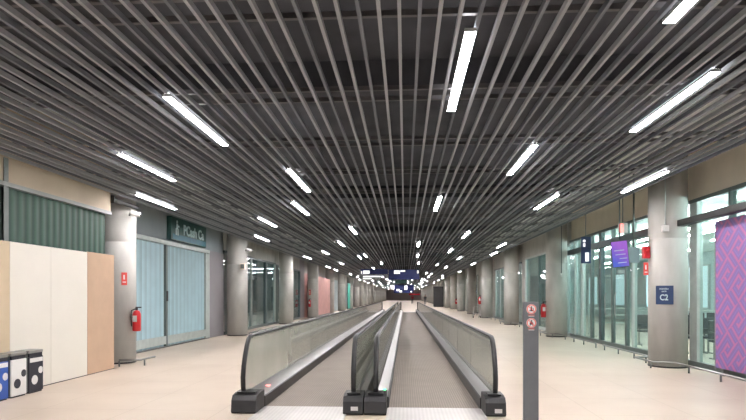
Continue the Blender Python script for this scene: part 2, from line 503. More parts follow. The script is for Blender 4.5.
# ------------------------------------------------------------------ moving walkways
WY0, WY1 = 7.1, 51.5
def walkway(name_label, xa, xb, boxes, decks):
    """xa, xb: handrail centre lines; decks: (glass x, belt-side x) pairs"""
    t = thing('moving_walkway', name_label, 'moving walkway', ((xa + xb) / 2, WY0, 0), 'moving walkways')
    bl, br_ = decks[0][1], decks[1][1]
    obj('belt', MB().box(bl, br_, WY0 + .38, WY1, .001, .012), M['belt'], t)
    obj('landing_plate', MB().box(bl - .02, br_ + .02, 4.9, WY0 + .379, .001, .014, .003), M['plate'], t)
    obj('landing_plate', MB().box(bl - .02, br_ + .02, WY1 + .001, WY1 + 1.6, .001, .014, .003), M['plate'], t)
    for (gx, bx), rx in zip(decks, (xa, xb)):
        s = 1 if bx > gx else -1
        # profile in (x,z): skirt up, sloped deck, back to glass
        obj('inner_skirt', MB().prism([(bx - s * .001, .001), (bx - s * .001, .15), (bx - s * .02, .16), (bx - s * .02, .001)], 'y', WY0 + .35, WY1 + .3), M['dark_metal'], t)
        dk = obj('deck', MB().prism([(bx - s * .021, .001), (bx - s * .021, .162), (gx + s * .015, .235), (gx + s * .015, .001)], 'y', WY0 + .35, WY1 + .3), M['steel'], t)
        obj('outer_skirt', MB().prism([(gx + s * .0149, .001), (gx + s * .0149, .22), (gx - s * .05, .22), (gx - s * .05, .001)], 'y', WY0 + .35, WY1 + .3), M['steel'], t)
        # glass
        y = WY0 + .42
        first_g = True
        while y < WY1 - .2:
            y2 = min(y + 2.44, WY1 - .1)
            if first_g:
                poly = [(y, .22), (y2, .22), (y2, .93), (y + .02, .93), (y - .06, .88), (y - .17, .74), (y - .25, .58), (y - .29, .42), (y - .28, .30), (y - .24, .245)]
                first_g = False
            else: poly = [(y, .22), (y2, .22), (y2, .93), (y, .93)]
            obj('glass_panel', MB().prism(poly, 'x', rx - .005, rx + .005), M['rail_glass'], t)
            y = y2 + .008
        yb = WY0 + .42
        path = [(rx, yb - .28, .22), (rx, yb - .315, .32), (rx, yb - .325, .44), (rx, yb - .29, .58), (rx, yb - .22, .72), (rx, yb - .13, .85), (rx, yb - .05, .925), (rx, yb + .04, .955), (rx, yb + .2, .96)]
        yy = yb + 2
        while yy < WY1 - 1: path.append((rx, yy, .96)); yy += 4
        path += [(rx, WY1 - .5, .96), (rx, WY1 - .1, .94), (rx, WY1 + .12, .82), (rx, WY1 + .2, .6), (rx, WY1 + .15, .4), (rx, WY1 + .02, .24)]
        obj('handrail', MB().tube(path, .022, 10, 1.5, side=(1, 0, 0)), M['black'], t)
        obj('handrail_guide', MB().box(rx - .012, rx + .012, yb + .1, WY1 - .15, .915, .936), M['steel'], t)
    for (x0, x1) in boxes:
        nb = obj('newel_box', MB().prism([(WY0 - .06, .001), (WY0 - .1, .03), (WY0 - .08, .17), (WY0 - .03, .225), (WY0 + .1, .245), (WY0 + .349, .245), (WY0 + .349, .001)], 'x', x0, x1), M['newel'], t)
        obj('newel_cap', MB().box(x0 + .04, x1 - .04, WY0 + .02, WY0 + .2, .244, .262, .006), M['black'], nb)
        obj('newel_box', MB().box(x0, x1, WY1 + .301, WY1 + .5, .001, .235, .01), M['newel'], t)
    return t, decks
tL, _ = walkway('left moving walkway with grey belt beyond the pair of middle rails', -2.11, -.665,
                [(-2.21, -1.89), (-.78, -.527)], [(-2.11, -1.88), (-.665, -.76)])
tR, _ = walkway('right moving walkway with brown grey belt leading straight down the hall', -.375, 1.15,
                [(-.513, -.235), (1.0, 1.25)], [(-.375, -.215), (1.15, .985)])
# markings and deck lights
lb = obj('warning_label', MB().box(-.68, -.59, WY0 - .1, WY0 - .094, .06, .11), M['white'], tL)
obj('warning_label', MB().box(1.11, 1.2, WY0 - .1, WY0 - .094, .05, .1), M['white'], tR)
def deck_dot(t, gx, bx, y, m, l=.12, name='indicator_lamp'):
    s = 1 if bx > gx else -1
    xa, xb = gx + s * .05, bx - s * .05
    za = .235 - (.05 - .015) / max(abs(bx - gx) - .036, .01) * .073; zb = .17
    mx_ = (xa + xb) / 2
    zt = (za + zb) / 2 + .006
    obj(name, MB().box(mx_ - .03, mx_ + .03, y, y + l, zt - .012, zt + .004, .003), m, t)
deck_dot(tL, -2.11, -1.88, 8.0, M['red_lamp'], .1)
deck_dot(tR, -.375, -.215, 7.75, M['green_lamp'], .1)
# cover strip between the two middle balustrades
obj('centre_cover', MB().box(-.612, -.52, WY0 + .36, WY1, .001, .21), M['steel'], tL)

# ------------------------------------------------------------------ signpost in front
sp_t = thing('sign_post', 'slim dark grey sign post with two round prohibition stickers, standing in front', 'sign post', (1.36, 6.1, 0))
def D2xy(px, D):
    X = (px - 373) * D / F_PX; c, s = math.cos(YAW), math.sin(YAW)
    return X * c - D * s, X * s + D * c
pxx, pyy = D2xy(530.7, 6.0)
sp_t.location = (pxx, pyy, 0)
obj('post_panel', MB().box(pxx - .078, pxx + .078, pyy - .03, pyy + .03, .012, 1.436, .006), M['post'], sp_t)
obj('foot_plate', MB().box(pxx - .13, pxx + .13, pyy - .1, pyy + .1, 0, .012, .003), M['grey_metal'], sp_t)
for k, zc in enumerate((1.36, 1.213)):
    fm = face_mx((pxx + .0, pyy - .0335, zc), (0, -1, 0))
    d = obj('prohibition_sticker', MB().lathe([(.052, -.002), (.052, .002)], 32), M['white'], sp_t, mx=fm)
    # red ring, slash and base arc, pictogram
    ring = MB()
    for a0 in range(32):
        a, b = 2 * PI * a0 / 32, 2 * PI * (a0 + 1) / 32
        ring._add([(r * math.cos(t), r * math.sin(t), z) for z in (.0022, .0035) for t in (a, b) for r in (.040, .049)],
                  [(0, 1, 3, 2), (4, 6, 7, 5), (0, 2, 6, 4), (1, 5, 7, 3)])
    obj('red_ring', ring, M['red_sign'], d, mx=fm)
    obj('red_slash', MB().box(-.042, .042, -.004, .004, .0022, .0034).xf(Matrix.Rotation(-PI / 4, 4, 'Z')), M['red_sign'], d, mx=fm)
    pic = MB().box(-.010, .010, -.018, .012, .0022, .003).lathe([(.009, .0022), (.009, .003)], 12, (0, .022, 0))
    if k == 0: pic.box(-.026, .022, -.022, -.014, .0022, .003).box(.018, .024, -.02, .014, .0022, .003)
    else: pic.box(-.018, -.010, -.03, .004, .0022, .003).box(.010, .018, -.03, .004, .0022, .003)
    obj('pictogram', pic, M['cloth_dark'], d, mx=fm)
    for j in range(2):
        obj('caption_line', MB().box(-.036 + j * .006, .036 - j * .006, -.066 - j * .012, -.060 - j * .012, -.002, .0), M['red_sign'] if j == 0 else M['white'], d, mx=fm)

# ------------------------------------------------------------------ left side: hoarding, blind, counter front
struct('wall_left', MB().box(-6.2, -6.06, Y0, 11.22, 3.235, 4.59), M['tan_header'])
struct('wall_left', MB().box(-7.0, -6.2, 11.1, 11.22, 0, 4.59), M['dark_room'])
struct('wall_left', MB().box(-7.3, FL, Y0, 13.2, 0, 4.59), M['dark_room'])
struct('trim_1', MB().box(-6.16, -6.03, Y0, 11.22, 3.17, 3.234), M['header_trim'])
bl = obj('vertical_blind', MB().box(-6.15, -6.11, 8.26, 11.09, .02, 3.165), M['green_blind'], None, (-6.1, 10, 0))
tag(bl, 'tall dark green vertical blind behind the white and brown boards', 'blind')
bl2 = obj('vertical_blind', MB().box(-6.15, -6.11, 5.5, 8.15, .02, 3.165), M['green_blind'], None, (-6.1, 7, 0))
tag(bl2, 'green vertical blind at the far left edge, left of the grey post', 'blind')
pt = thing('metal_post', 'slim grey metal post rising behind the boards at the far left', 'post', (-6.07, 8.17, 0))
obj('shaft', MB().box(-6.055, -6.04, 8.12, 8.22, .01, 3.6, .006), M['grey_metal'], pt)
obj('foot', MB().box(-6.058, -6.037, 8.1, 8.24, 0, .01), M['grey_metal'], pt)
def board(y0, y1, m, label, z1=2.33):
    t = thing('hoarding_board', label, 'board', (-6.0, (y0 + y1) / 2, 0), 'boards closing off the shopfront on the left')
    obj('panel', MB().box(-6.03, -6.0, y0 + .003, y1 - .003, .012, z1, .003), m, t)
    obj('bottom_rail', MB().box(-6.035, -5.995, y0 + .003, y1 - .003, 0, .0115), M['dark_metal'], t)
board(6.7, 8.19, M['tan_board'], 'tan board at the far left edge behind the recycling bins')
board(8.19, 9.18, M['white_board'], 'wide white board directly behind the black and white bins')
board(9.18, 10.27, M['white_board'], 'white board between the other white board and the brown board')
board(10.27, 11.25, M['brown_board'], 'light brown board next to the first concrete column', 2.34)

# recycling bins
def bin_(yc, body, dots, label, band=M['cloth_dark']):
    x0, x1, h = -5.98, -5.74, .67
    t = thing('recycling_bin', label, 'bin', (-5.86, yc, 0), 'recycling bins in a row')
    b = obj('body', MB().box(x0, x1, yc - .17, yc + .17, .02, .56, .012), body, t)
    obj('base', MB().box(x0 + .01, x1 - .01, yc - .145, yc + .145, 0, .02), M['dark_metal'], t)
    obj('side_panel', MB().box(x0 + .01, x1 - .02, yc - .174, yc - .169, .03, .62), M['grey_metal'], t)
    obj('opening_band', MB().box(x0 + .006, x1 - .006, yc - .15, yc + .15, .56, .615), band, t)
    l = obj('lid', MB().box(x0, x1, yc - .17, yc + .17, .615, .66, .012), M['steel'], t)
    obj('label_strip', MB().box(x1 - .003, x1 + .003, yc - .15, yc + .15, .475, .54), M['white'], t)
    for (dy, z, r) in ((-.04, .2, .072), (.1, .34, .055)):
        pts = []
        for a in range(24):
            yy = dy + r * math.cos(2 * PI * a / 24); zz = z + r * math.sin(2 * PI * a / 24)
            pts.append((yc + min(yy, .148), zz))
        obj('round_print', MB().prism(pts, 'x', x1, x1 + .003), dots, t)
bin_(7.64, M['bin_blue'], M['white'], 'blue recycling bin with pale dots, cut by the left edge of the photo')
bin_(8.03, M['white'], M['cloth_dark'], 'white recycling bin with black dots, between blue and black bins')
bin_(8.42, M['cloth_dark'], M['white'], 'black recycling bin with white dots, against the white board')

# ------------------------------------------------------------------ left bay 0: sliding curtain, header sign
struct('wall_left', MB().box(-7.3, FL, 13.2, 21.2, 3.13, 4.75), M['grey_wall'])
struct('wall_left', MB().box(-7.4, FL - .3, 13.2, 19.6, 0, 3.0), M['room_wall'])
struct('wall_left', MB().box(-7.3, FL, 19.62, 21.3, 0, 3.13), M['mauve_wall'])
ct = thing('folding_shutter', 'wide pale blue folding shutter closing the shop under the green sign', 'shutter', (FL, 16.3, 0))
obj('top_track', MB().box(FL - .08, FL + .06, 13.2, 19.6, 3.0, 3.12, .01), M['light_frame'], ct)
obj('bottom_track', MB().box(FL - .05, FL + .03, 13.2, 19.6, 0, .03), M['grey_metal'], ct)
def pleats(y0, y1, n):
    mb = MB(); vs = []; fs = []
    for i in range(n + 1):
        y = y0 + (y1 - y0) * i / n; xx = FL - .01 + (.055 if i % 2 else -.055)
        vs += [(xx, y, .04), (xx, y, 2.99), (xx - .008, y, .04), (xx - .008, y, 2.99)]
    for i in range(n):
        a = 4 * i; b = a + 4
        fs += [(a, b, b + 1, a + 1), (a + 2, a + 3, b + 3, b + 2), (a, a + 2, b + 2, b), (a + 1, b + 1, b + 3, a + 3)]
    mb._add(vs, fs); return mb
obj('shutter_leaf', pleats(13.25, 15.93, 20), M['curtain'], ct)
obj('shutter_leaf', pleats(16.07, 19.2, 22), M['curtain'], ct)
obj('meeting_stile', MB().box(FL - .03, FL + .05, 15.94, 16.06, .04, 2.99), M['frame'], ct)
obj('lock', MB().box(FL + .051, FL + .08, 15.96, 16.04, 1.35, 1.65, .01), M['black'], ct)
obj('end_stile', MB().box(FL - .05, FL + .05, 19.21, 19.6, .03, 2.99), M['light_frame'], ct)
for (a, b) in ((13.25, 15.93), (16.07, 19.2)):
    obj('kick_strip', MB().box(FL + .056, FL + .062, a, b, .1, .34), M['light_frame'], ct)
# sign
sg = thing('shop_sign', 'dark green shop sign with pale lettering and blue lower strip above the shutter', 'sign', (FL + .1, 17.6, 3.4))
obj('sign_box', MB().box(FL, FL + .14, 16.1, 19.0, 3.17, 3.86, .01), M['green_sign'], sg)
obj('colour_strip', MB().box(FL + .14, FL + .145, 16.2, 18.95, 3.2, 3.36), M['teal_strip'], sg)
fm = face_mx((FL + .15, 17.85, 3.53), (1, 0, 0))
obj('lettering', text_mb('PCash Ca', .44, .006, .012), M['whitecyan'], sg, mx=fm)
fig = MB().lathe([(.05, 0), (.05, .01)], 14, (0, .2, 0)).box(-.05, .06, -.02, .14, 0, .01).box(-.1, -.04, -.2, .0, 0, .01).box(.03, .09, -.2, .0, 0, .01).box(.05, .16, .05, .1, 0, .01)
obj('figure_logo', fig, M['whitecyan'], sg, mx=face_mx((FL + .145, 16.5, 3.53), (1, 0, 0)))

# left rail arm and small cameras
ar = thing('pipe_arm', 'dark pipe running from the tan header to the first column under the ceiling', 'pipe', (-6.06, 11.6, 3.5))
obj('pipe', MB().tube([(-6.05, 11.23, 3.50), (-6.07, 11.5, 3.50), (-6.03, 11.9, 3.49), (-5.98, 12.2, 3.47)], .05, 10), M['dark_metal'], ar)
obj('wall_flange', MB().box(-6.14, -5.98, 11.221, 11.25, 3.42, 3.58), M['dark_metal'], ar)

def camera_thing(x, y, z, label, m='white'):
    t = thing('security_camera', label, 'security camera', (x, y, z), 'small wall cameras on the columns')
    mb = MB().tube([(x + .02, y, z), (x + .15, y - .1, z + .02)], .02, 8)
    obj('bracket', mb, M['grey_metal'], t)
    obj('body', MB().tube([(x + .1, y - .14, z + .03), (x + .28, y - .03, z + .0)], .055, 12), M[m], t)
    obj('lens', MB().tube([(x + .281, y - .03, z), (x + .30, y - .018, z - .003)], .03, 12), M['black'], t)
camera_thing(-6.15, 12.14, 3.30, 'white camera near the top of the first left column')
camera_thing(-6.07, 20.95, 3.22, 'white camera near the top of the second left column')
t = thing('wall_speaker', 'small beige box fixed on the second left column', 'speaker', (-6.1, 20.75, 2.6))
obj('box', MB().box(-6.18, -5.98, 20.66, 20.8, 2.5, 2.72, .02), M['tan_wall'], t)
obj('front_grille', MB().box(-6.15, -6.01, 20.65, 20.659, 2.53, 2.69), M['grey_metal'], t)

# ------------------------------------------------------------------ fire extinguishers and red plates
def extinguisher(x, y, z, label, s=1., group='red fire extinguishers'):
    t = thing('fire_extinguisher', label, 'fire extinguisher', (x, y, z), group)
    c = (x, y, z)
    b = obj('cylinder', MB().lathe([(.07 * s, 0), (.085 * s, .015 * s), (.085 * s, .36 * s), (.06 * s, .42 * s), (.028 * s, .44 * s)], 20, c), M['red'], t)
    obj('label_sheet', MB().box(x - .045 * s, x + .045 * s, y - .0885 * s, y - .083 * s, z + .2 * s, z + .33 * s), M['white'], b)
    obj('valve', MB().lathe([(.026 * s, 0), (.026 * s, .06 * s)], 12, (x, y, z + .44 * s)).box(x - .02 * s, x + .1 * s, y - .01, y + .01, z + .49 * s, z + .515 * s), M['dark_metal'], t)
    obj('hose', MB().tube([(x - .02 * s, y - .02, z + .47 * s), (x - .09 * s, y - .04, z + .44 * s), (x - .11 * s, y - .03, z + .3 * s), (x - .1 * s, y - .02, z + .1 * s)], .012 * s, 8), M['black'], t)
    return t
e1 = extinguisher(-5.95, 12.12, .72, 'red fire extinguisher with white label on the first left column', 1.05)
obj('wall_hook', MB().box(-6.11, -5.95, 12.20, 12.22, 1.0, 1.1), M['grey_metal'], e1)
e2 = extinguisher(5.09, 20.95, .72, 'red fire extinguisher just right of the grey sign post', 1.12)
obj('wall_hook', MB().box(5.09, 5.21, 21.05, 21.07, 1.0, 1.1), M['grey_metal'], e2)
e3 = extinguisher(5.09, 56.2, .7, 'distant red fire extinguisher on a far right column', 1.1)
obj('wall_hook', MB().box(5.09, 5.21, 56.29, 56.31, 1.0, 1.1), M['grey_metal'], e3)
e4 = extinguisher(-6.55, 38.2, .75, 'distant red fire extinguisher on the fourth left column', 1.1)
obj('wall_hook', MB().box(-6.58, -6.5, 38.28, 38.36, 1.0, 1.1), M['grey_metal'], e4)

def red_plate(c, n, w_, h_, label):
    fm = face_mx(c, n)
    t = thing('fire_sign', label, 'sign', c, 'red fire safety signs')
    obj('plate', MB().box(-w_ / 2, w_ / 2, -h_ / 2, h_ / 2, -.006, .006), M['red_sign'], t, mx=fm)
    mk = MB().box(-w_ * .18, w_ * .1, -h_ * .05, h_ * .3, .006, .009).box(-w_ * .3, w_ * .3, -h_ * .3, -h_ * .22, .006, .009)
    obj('symbol', mk, M['white'], t, mx=fm)
n1 = Vector((.72, -.69, 0)).normalized()
red_plate(Vector((XL - .07, ROW0, 1.88)) + n1 * .388, n1, .12, .28, 'red sign above the extinguisher on the first left column')
n2 = Vector((-.95, -.3, 0)).normalized()
red_plate(Vector((5.14, 12.28, 2.08)), (0, -1, 0), .10, .27, 'small red sign below the alarm box on the C2 column')
red_plate(Vector((-6.55, 38.29, 1.75)), (0, -1, 0), .14, .36, 'red sign on the fourth left column')
al = thing('alarm_box', 'red fire alarm box at the edge of the C2 column', 'alarm', (5.15, 12.3, 2.42))
obj('box', MB().box(5.08, 5.21, 12.22, 12.36, 2.3, 2.55, .015), M['red'], al)
obj('sounder', MB().lathe([(.045, 0), (.05, .02), (.03, .035)], 16), M['red'], al, mx=face_mx((5.145, 12.218, 2.45), (0, -1, 0)))

# C2 gate sign
n3 = Vector((-.54, -.842, 0)).normalized()
cs = Vector((XR, ROW0, 1.52)) + n3 * .393
fm = face_mx(cs, n3)
gs = thing('gate_sign', 'blue gate sign reading C2 on the right column', 'sign', cs)
obj('plate', MB().box(-.165, .165, -.195, .195, -.01, .008, .004), M['blue_sign'], gs, mx=fm)
obj('heading', text_mb('PORTÃO', .042, .002, .001), M['whitecyan'], gs, mx=fm @ Matrix.Translation((-.01, .125, .011)))
obj('subheading', text_mb('GATE', .036, .002, .001), M['whitecyan'], gs, mx=fm @ Matrix.Translation((-.01, .075, .011)))
obj('gate_number', text_mb('C2', .17, .002, .004), M['whitecyan'], gs, mx=fm @ Matrix.Translation((-.01, -.055, .011)) @ Matrix.Diagonal((.78, 1, 1, 1)))

# conduits with small white box
def conduit(x, y, z0, z1, box, label):
    t = thing('conduit', label, 'conduit', (x, y, z0))
    obj('pipe', MB().tube([(x, y, z0), (x, y, z1)], .013, 8), M['light_frame'] if box else M['thick_frame'], t)
    if box: obj('junction_box', MB().box(x - .065, x + .065, y - .04, y + .04, z0 - .13, z0, .01), M['white'], t)
    else: obj('end_cap', MB().lathe([(.03, 0), (.03, .12)], 10, (x, y, z0)), M['white'], t)
conduit(5.37, 11.90, 2.96, 4.59, True, 'thin pipe ending in a small white box on the C2 column')
conduit(5.66, 20.66, 2.2, 4.59, False, 'thin dark pipe down the second right column')

# ------------------------------------------------------------------ shopfronts
wn = [0]
def facade(X, y0, y1, zt, mulls, panes, m_glass, side, header, fm_='frame', z_tr=None, base=.12):
    """glazed bay: X plane; mulls [(y,width,material)]; header wall above zt"""
    s = 1 if side == 'right' else -1
    wn[0] += 1
    hw = struct('wall_' + side, MB().box(min(X, X + s * .2), max(X, X + s * .2), y0, y1, zt, 4.74), header)
    fr = struct('window_%d' % wn[0], MB().box(X - .05, X + .05, y0, y1, zt - .08, zt - .001).box(X - .05, X + .05, y0, y1, .0, base), M[fm_])
    for (y, wd, mm) in mulls:
        obj('mullion', MB().box(X - .06, X + .06, y - wd / 2, y + wd / 2, base + .001, zt - .081), M[mm], fr)
    if z_tr: obj('transom', MB().box(X - .14, X + .04 if s < 0 else X + .06, y0 + .01, y1 - .01, z_tr, z_tr + .18), M['thick_frame'], fr)
    ys = sorted([y for y, _, _ in mulls])
    for a, b in zip(ys, ys[1:]):
        g = panes.get(len([q for q in ys if q < a]), m_glass) if isinstance(panes, dict) else m_glass
        obj('glass_pane', MB().box(X - .008, X + .008, a + .03, b - .03, base, zt - .08), M[g], fr)
    return fr

FRM = FR
# right, bay before the first column, behind the printed hoarding
f_ = facade(FRM, 2.0, 12.4, 3.55, [(2.2, .1, 'frame'), (5, .1, 'frame'), (8, .1, 'frame'), (10.9, .06, 'frame'), (12.22, .3, 'light_frame')],
            None, 'clear_glass', 'right', M['tan_wall'])
bm_ = obj('trim_2', MB().box(5.62, 5.8, 2.0, 12.02, 2.94, 3.07, .01), M['dark_metal']); bm_['kind'] = 'structure'
hb = thing('printed_hoarding', 'tall violet panel printed with pink interlaced bars at the right edge', 'panel', (5.98, 9, 0))
obj('panel', MB().box(5.96, 6.0, 6.6, 11.12, .13, 2.93, .005), M['zigzag'], hb)
obj('edge_trim', MB().box(5.955, 6.005, 11.121, 11.145, .1, 2.935), M['mauve_wall'], hb)
for yy in (7, 8.8, 10.8): obj('foot', MB().box(5.93, 6.03, yy, yy + .08, 0, .13), M['grey_metal'], hb)

# right bay 0 : tall entrance
def yR(px, X=FRM): return D2xy(px, X * F_PX / (px - 405))[1]
mul = [(12.75, .1, 'light_frame'), (yR(634), .07, 'light_frame'), (yR(627), .05, 'frame'), (yR(613), .05, 'frame'), (yR(601.5), .2, 'thick_frame'), (yR(592), .06, 'frame'),
       (yR(583), .14, 'light_frame'), (yR(576), .05, 'light_frame'), (yR(566), .1, 'light_frame')]
f0 = facade(FRM, 12.4, 21.2, 3.55, mul, {6: 'frost_glass', 7: 'frost_glass'}, 'clear_glass', 'right', M['tan_wall'], z_tr=3.0)
for yy in (yR(608), yR(618)):
    obj('door_handle', MB().tube([(FRM - .07, yy, .9), (FRM - .1, yy, 1.0), (FRM - .1, yy, 1.5), (FRM - .07, yy, 1.6)], .015, 8), M['steel'], f0)
# bays further down, right
R_b = {1: 'dim', 2: 'glass', 3: 'wall', 4: 'glass', 5: 'pale', 6: 'wall'}
for k in range(1, NCOL):
    y0 = ROWS[k]; y1 = min(y0 + STEP, Y1)
    kind = R_b.get(k, ['wall', 'glass', 'pale'][k % 3])
    if kind == 'dim':
        facade(FRM, y0 + .0, y1 - 1.0, 3.42, [(y0 + .4, .12, 'light_frame'), (y0 + 2.3, .1, 'light_frame'), (y0 + 5.0, .05, 'frame'), (y1 - 1.1, .16, 'light_frame')], None, 'dim_glass', 'right', M['concrete'], 'light_frame')
        struct('wall_right', MB().box(FRM, FRM + .2, y1 - 1.0, y1, 0, 4.74), M['concrete'])
    elif kind == 'glass':
        facade(FRM, y0 + .0, y1, 3.3, [(y0 + .4, .12, 'light_frame'), (y0 + 2.8, .3, 'thick_frame'), (y0 + 4.6, .1, 'frame'), (y0 + 6.4, .12, 'light_frame'), (y1 - .5, .12, 'light_frame')], {3: 'frost_glass'}, 'clear_glass', 'right', M['concrete'])
    elif kind == 'pale':
        struct('wall_right', MB().box(FRM - .1, FRM + .2, y0, y1, 0, 4.74), M['pale_wall'])
    else:
        struct('wall_right', MB().box(FRM, FRM + .2, y0, y1, 0, 4.74), M['concrete'])
# bays further down, left
L_b = {1: 'glass', 2: 'glass2', 3: 'pink', 4: 'pale', 5: 'pale', 6: 'pinkpale'}
def yL(px, X=FL): return D2xy(px, X * F_PX / (px - 405))[1]
for k in range(1, NCOL):
    y0 = ROWS[k]; y1 = min(y0 + STEP, Y1)
    kind = L_b.get(k, ['wall', 'glass2', 'pale'][k % 3])
    if kind == 'glass':
        facade(FL, y0 + .2, y1, 3.27, [(y0 + .5, .1, 'light_frame'), (yL(251), .08, 'light_frame'), (yL(265.5), .3, 'thick_frame'), (yL(276), .16, 'frame'), (y1 - .2, .1, 'light_frame')], None, 'dim_glass', 'left', M['concrete'])
    elif kind == 'glass2':
        facade(FL, y0, y1 - 1.8, 3.2, [(y0 + .4, .1, 'frame'), (y0 + 2.6, .2, 'thick_frame'), (y0 + 4.6, .12, 'light_frame'), (y1 - 1.9, .25, 'thick_frame')], None, 'dim_glass', 'left', M['concrete'])
        struct('wall_left', MB().box(FL - .2, FL, y1 - 1.8, y1, 0, 4.74), M['mauve_wall' if k == 2 else 'concrete'])
    elif kind in ('pink', 'teal', 'pinkpale', 'pale'):
        m_ = {'pink': 'pink_wall', 'teal': 'teal_wall', 'pinkpale': 'mauve_wall', 'pale': 'room_wall'}[kind]
        struct('wall_left', MB().box(FL - .2, FL, y0, y1, 0, 3.1), M[m_])
        struct('wall_left', MB().box(FL - .2, FL, y0, y1, 3.1, 4.74), M['concrete'])
    else:
        struct('wall_left', MB().box(FL - .2, FL, y0, y1, 0, 4.74), M['concrete'])
# coloured panels near column line
def cpanel(y0, y1, m_, label, X=-6.3, z1=2.9):
    t = thing('wall_panel', label, 'panel', (X, (y0 + y1) / 2, 0))
    obj('sheet', MB().box(X - .03, X, y0, y1, .1, z1, .004), M[m_], t)
    obj('foot_rail', MB().box(X - .04, X + .01, y0, y1, 0, .099), M['grey_metal'], t)
cpanel(39.4, 46.9, 'pink_wall', 'tall pink panel between the fourth and fifth left columns')
cpanel(61.5, 64.2, 'teal_wall', 'bright teal panel beside a distant left column')

# side room ceilings
c_ = struct('ceiling', MB().box(FR + .21, 13.99, 2, 60, 3.56, 3.7), M['white_ceiling'])
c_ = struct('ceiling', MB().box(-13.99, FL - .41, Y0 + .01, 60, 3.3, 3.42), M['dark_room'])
# bright windows on the outer wall of the right side rooms
def outer_window(y0, y1, z0, z1, m_):
    wn[0] += 1
    fr = struct('window_%d' % wn[0], MB().box(13.9, 13.99, y0 - .08, y1 + .08, z1, z1 + .08).box(13.9, 13.99, y0 - .08, y1 + .08, z0 - .08, z0).box(13.9, 13.99, y0 - .08, y0, z0, z1).box(13.9, 13.99, y1, y1 + .08, z0, z1), M['light_frame'])
    obj('pane', MB().box(13.95, 13.98, y0, y1, z0, z1), M[m_], fr)
outer_window(24.2, 26.0, .9, 2.9, 'daylight')
outer_window(26.6, 28.4, .9, 2.9, 'soft_window')
outer_window(31.8, 33.2, .9, 2.95, 'daylight')
outer_window(36.4, 38.4, .9, 2.9, 'soft_window')
outer_window(41.4, 43.4, .9, 2.9, 'soft_window')
outer_window(52, 54, .9, 2.9, 'soft_window')
tube0 = None  # added tubes that lift the brightness behind the right glass
for (x, y) in ((8.0, 9.5), (8.0, 15.5), (10.5, 13), (8.0, 19.5), (10.5, 22), (8.5, 26), (10.5, 30), (7.2, 11.5), (7.2, 14), (7.2, 17.5), (7.2, 20.5), (9.4, 17), (8.5, 42), (9, 52)):
    if tube0 is None:
        tube0 = thing('added_tube_light', 'added white tube light brightening the side rooms behind the right glass', 'ceiling light', (x, y, 3.2), 'added lights in the right side rooms')
        obj('tube', MB().tube([(x, y - .75, 3.2), (x, y + .75, 3.2)], .03, 10), M['tube'], tube0)
        for e in (-.77, .77):
            obj('end_cap', MB().tube([(x, y + e - .02, 3.2), (x, y + e + .02, 3.2)], .036, 10), M['white'], tube0)
            obj('hanger', MB().tube([(x, y + e * .8, 3.23), (x, y + e * .8, 3.56)], .006, 6), M['frame'], tube0)
    else: dup(tube0, (x, y, 3.2))
for (x, y) in ((-9.0, 27.5), (-11, 31.0), (-9, 36), (-11, 42)):
    r = dup(lt, (x, y, 3.28), PI / 2, 'linear light in the dim room behind the left glass', 'lights in the left side rooms')

# waiting room chairs behind the right glass
ch = thing('waiting_chair', 'x', 'chair', (0, 0, 0), 'black waiting chairs behind the right glass')
obj('seat', MB().box(-.26, .26, -.24, .24, .40, .46, .02), M['chair'], ch)
obj('backrest', MB().box(-.26, .26, .20, .26, .47, .92, .02), M['chair'], ch)
for sx in (-.24, .24):
    obj('leg', MB().box(sx - .015, sx + .015, -.2, .2, .0, .03).box(sx - .015, sx + .015, -.02, .02, .03, .399), M['steel'], ch)
    obj('armrest', MB().box(sx - .02, sx + .02, -.2, .19, .62, .65).box(sx - .015, sx + .015, -.05, -.02, .461, .62), M['dark_metal'], ch)
spots = [(7.5, 13.6), (8.1, 13.6), (8.7, 13.6), (7.6, 15.2), (8.2, 15.2), (8.8, 15.2), (7.4, 17.6), (8.0, 17.6), (8.6, 17.6), (9.6, 20), (10.2, 20), (10.8, 20), (11.4, 20)]
for i, (x, y) in enumerate(spots):
    row = ['nearest', 'nearest', 'nearest', 'second', 'second', 'second', 'third', 'third', 'third', 'farthest', 'farthest', 'farthest', 'farthest'][i]
    lab = 'black waiting chair in the %s row of seats behind the right glass' % row
    if i == 0: ch.location = (x, y, 0); ch['label'] = lab
    else: dup(ch, (x, y, 0), 0, lab)
# barrier rails inside
for q, yb in enumerate((18.6, 22.4)):
    t = thing('barrier_rail', ['steel barrier rail nearer behind the entrance glass', 'steel barrier rail deeper in the room behind the entrance glass'][q], 'railing', (9, yb, 0))
    for z in (.45, .75, 1.02): obj('bar', MB().tube([(7.2, yb, z), (12.0, yb + .5, z)], .022, 8), M['light_frame'], t)
    for f in (0, .33, .66, 1): obj('upright', MB().tube([(7.2 + 4.8 * f, yb + .5 * f, 0), (7.2 + 4.8 * f, yb + .5 * f, 1.02)], .022, 8), M['light_frame'], t)

# ------------------------------------------------------------------ guard rails
def rail(path, label, gap=1.0, z=.14):
    t = thing('guard_rail', label, 'guard rail', (path[0][0], path[0][1], 0), 'low steel guard rails')
    pts = [(a, b, z) for a, b in path]
    obj('bar', MB().tube(pts, .022, 8), M['steel'], t)
    d = 0; last = -10
    for i in range(len(path) - 1):
        a = Vector(path[i]); b = Vector(path[i + 1]); L_ = (b - a).length; s = 0
        while s <= L_:
            if d + s - last >= gap:
                p = a.lerp(b, s / L_); last = d + s
                obj('post', MB().lathe([(.018, .0), (.018, z - .02)], 8, (p.x, p.y, 0)), M['grey_metal'], t)
            s += .1
        d += L_
def around(x_in, x_out, y):
    return [(x_in, y - .6), (x_out, y - .45), (x_out, y + .45), (x_in, y + .6)]
rail([(5.5, 6.0)] + around(5.5, 5.1, ROWS[0]) + [(5.5, 15.9)], 'low steel rail in front of the violet panel and the C2 column')
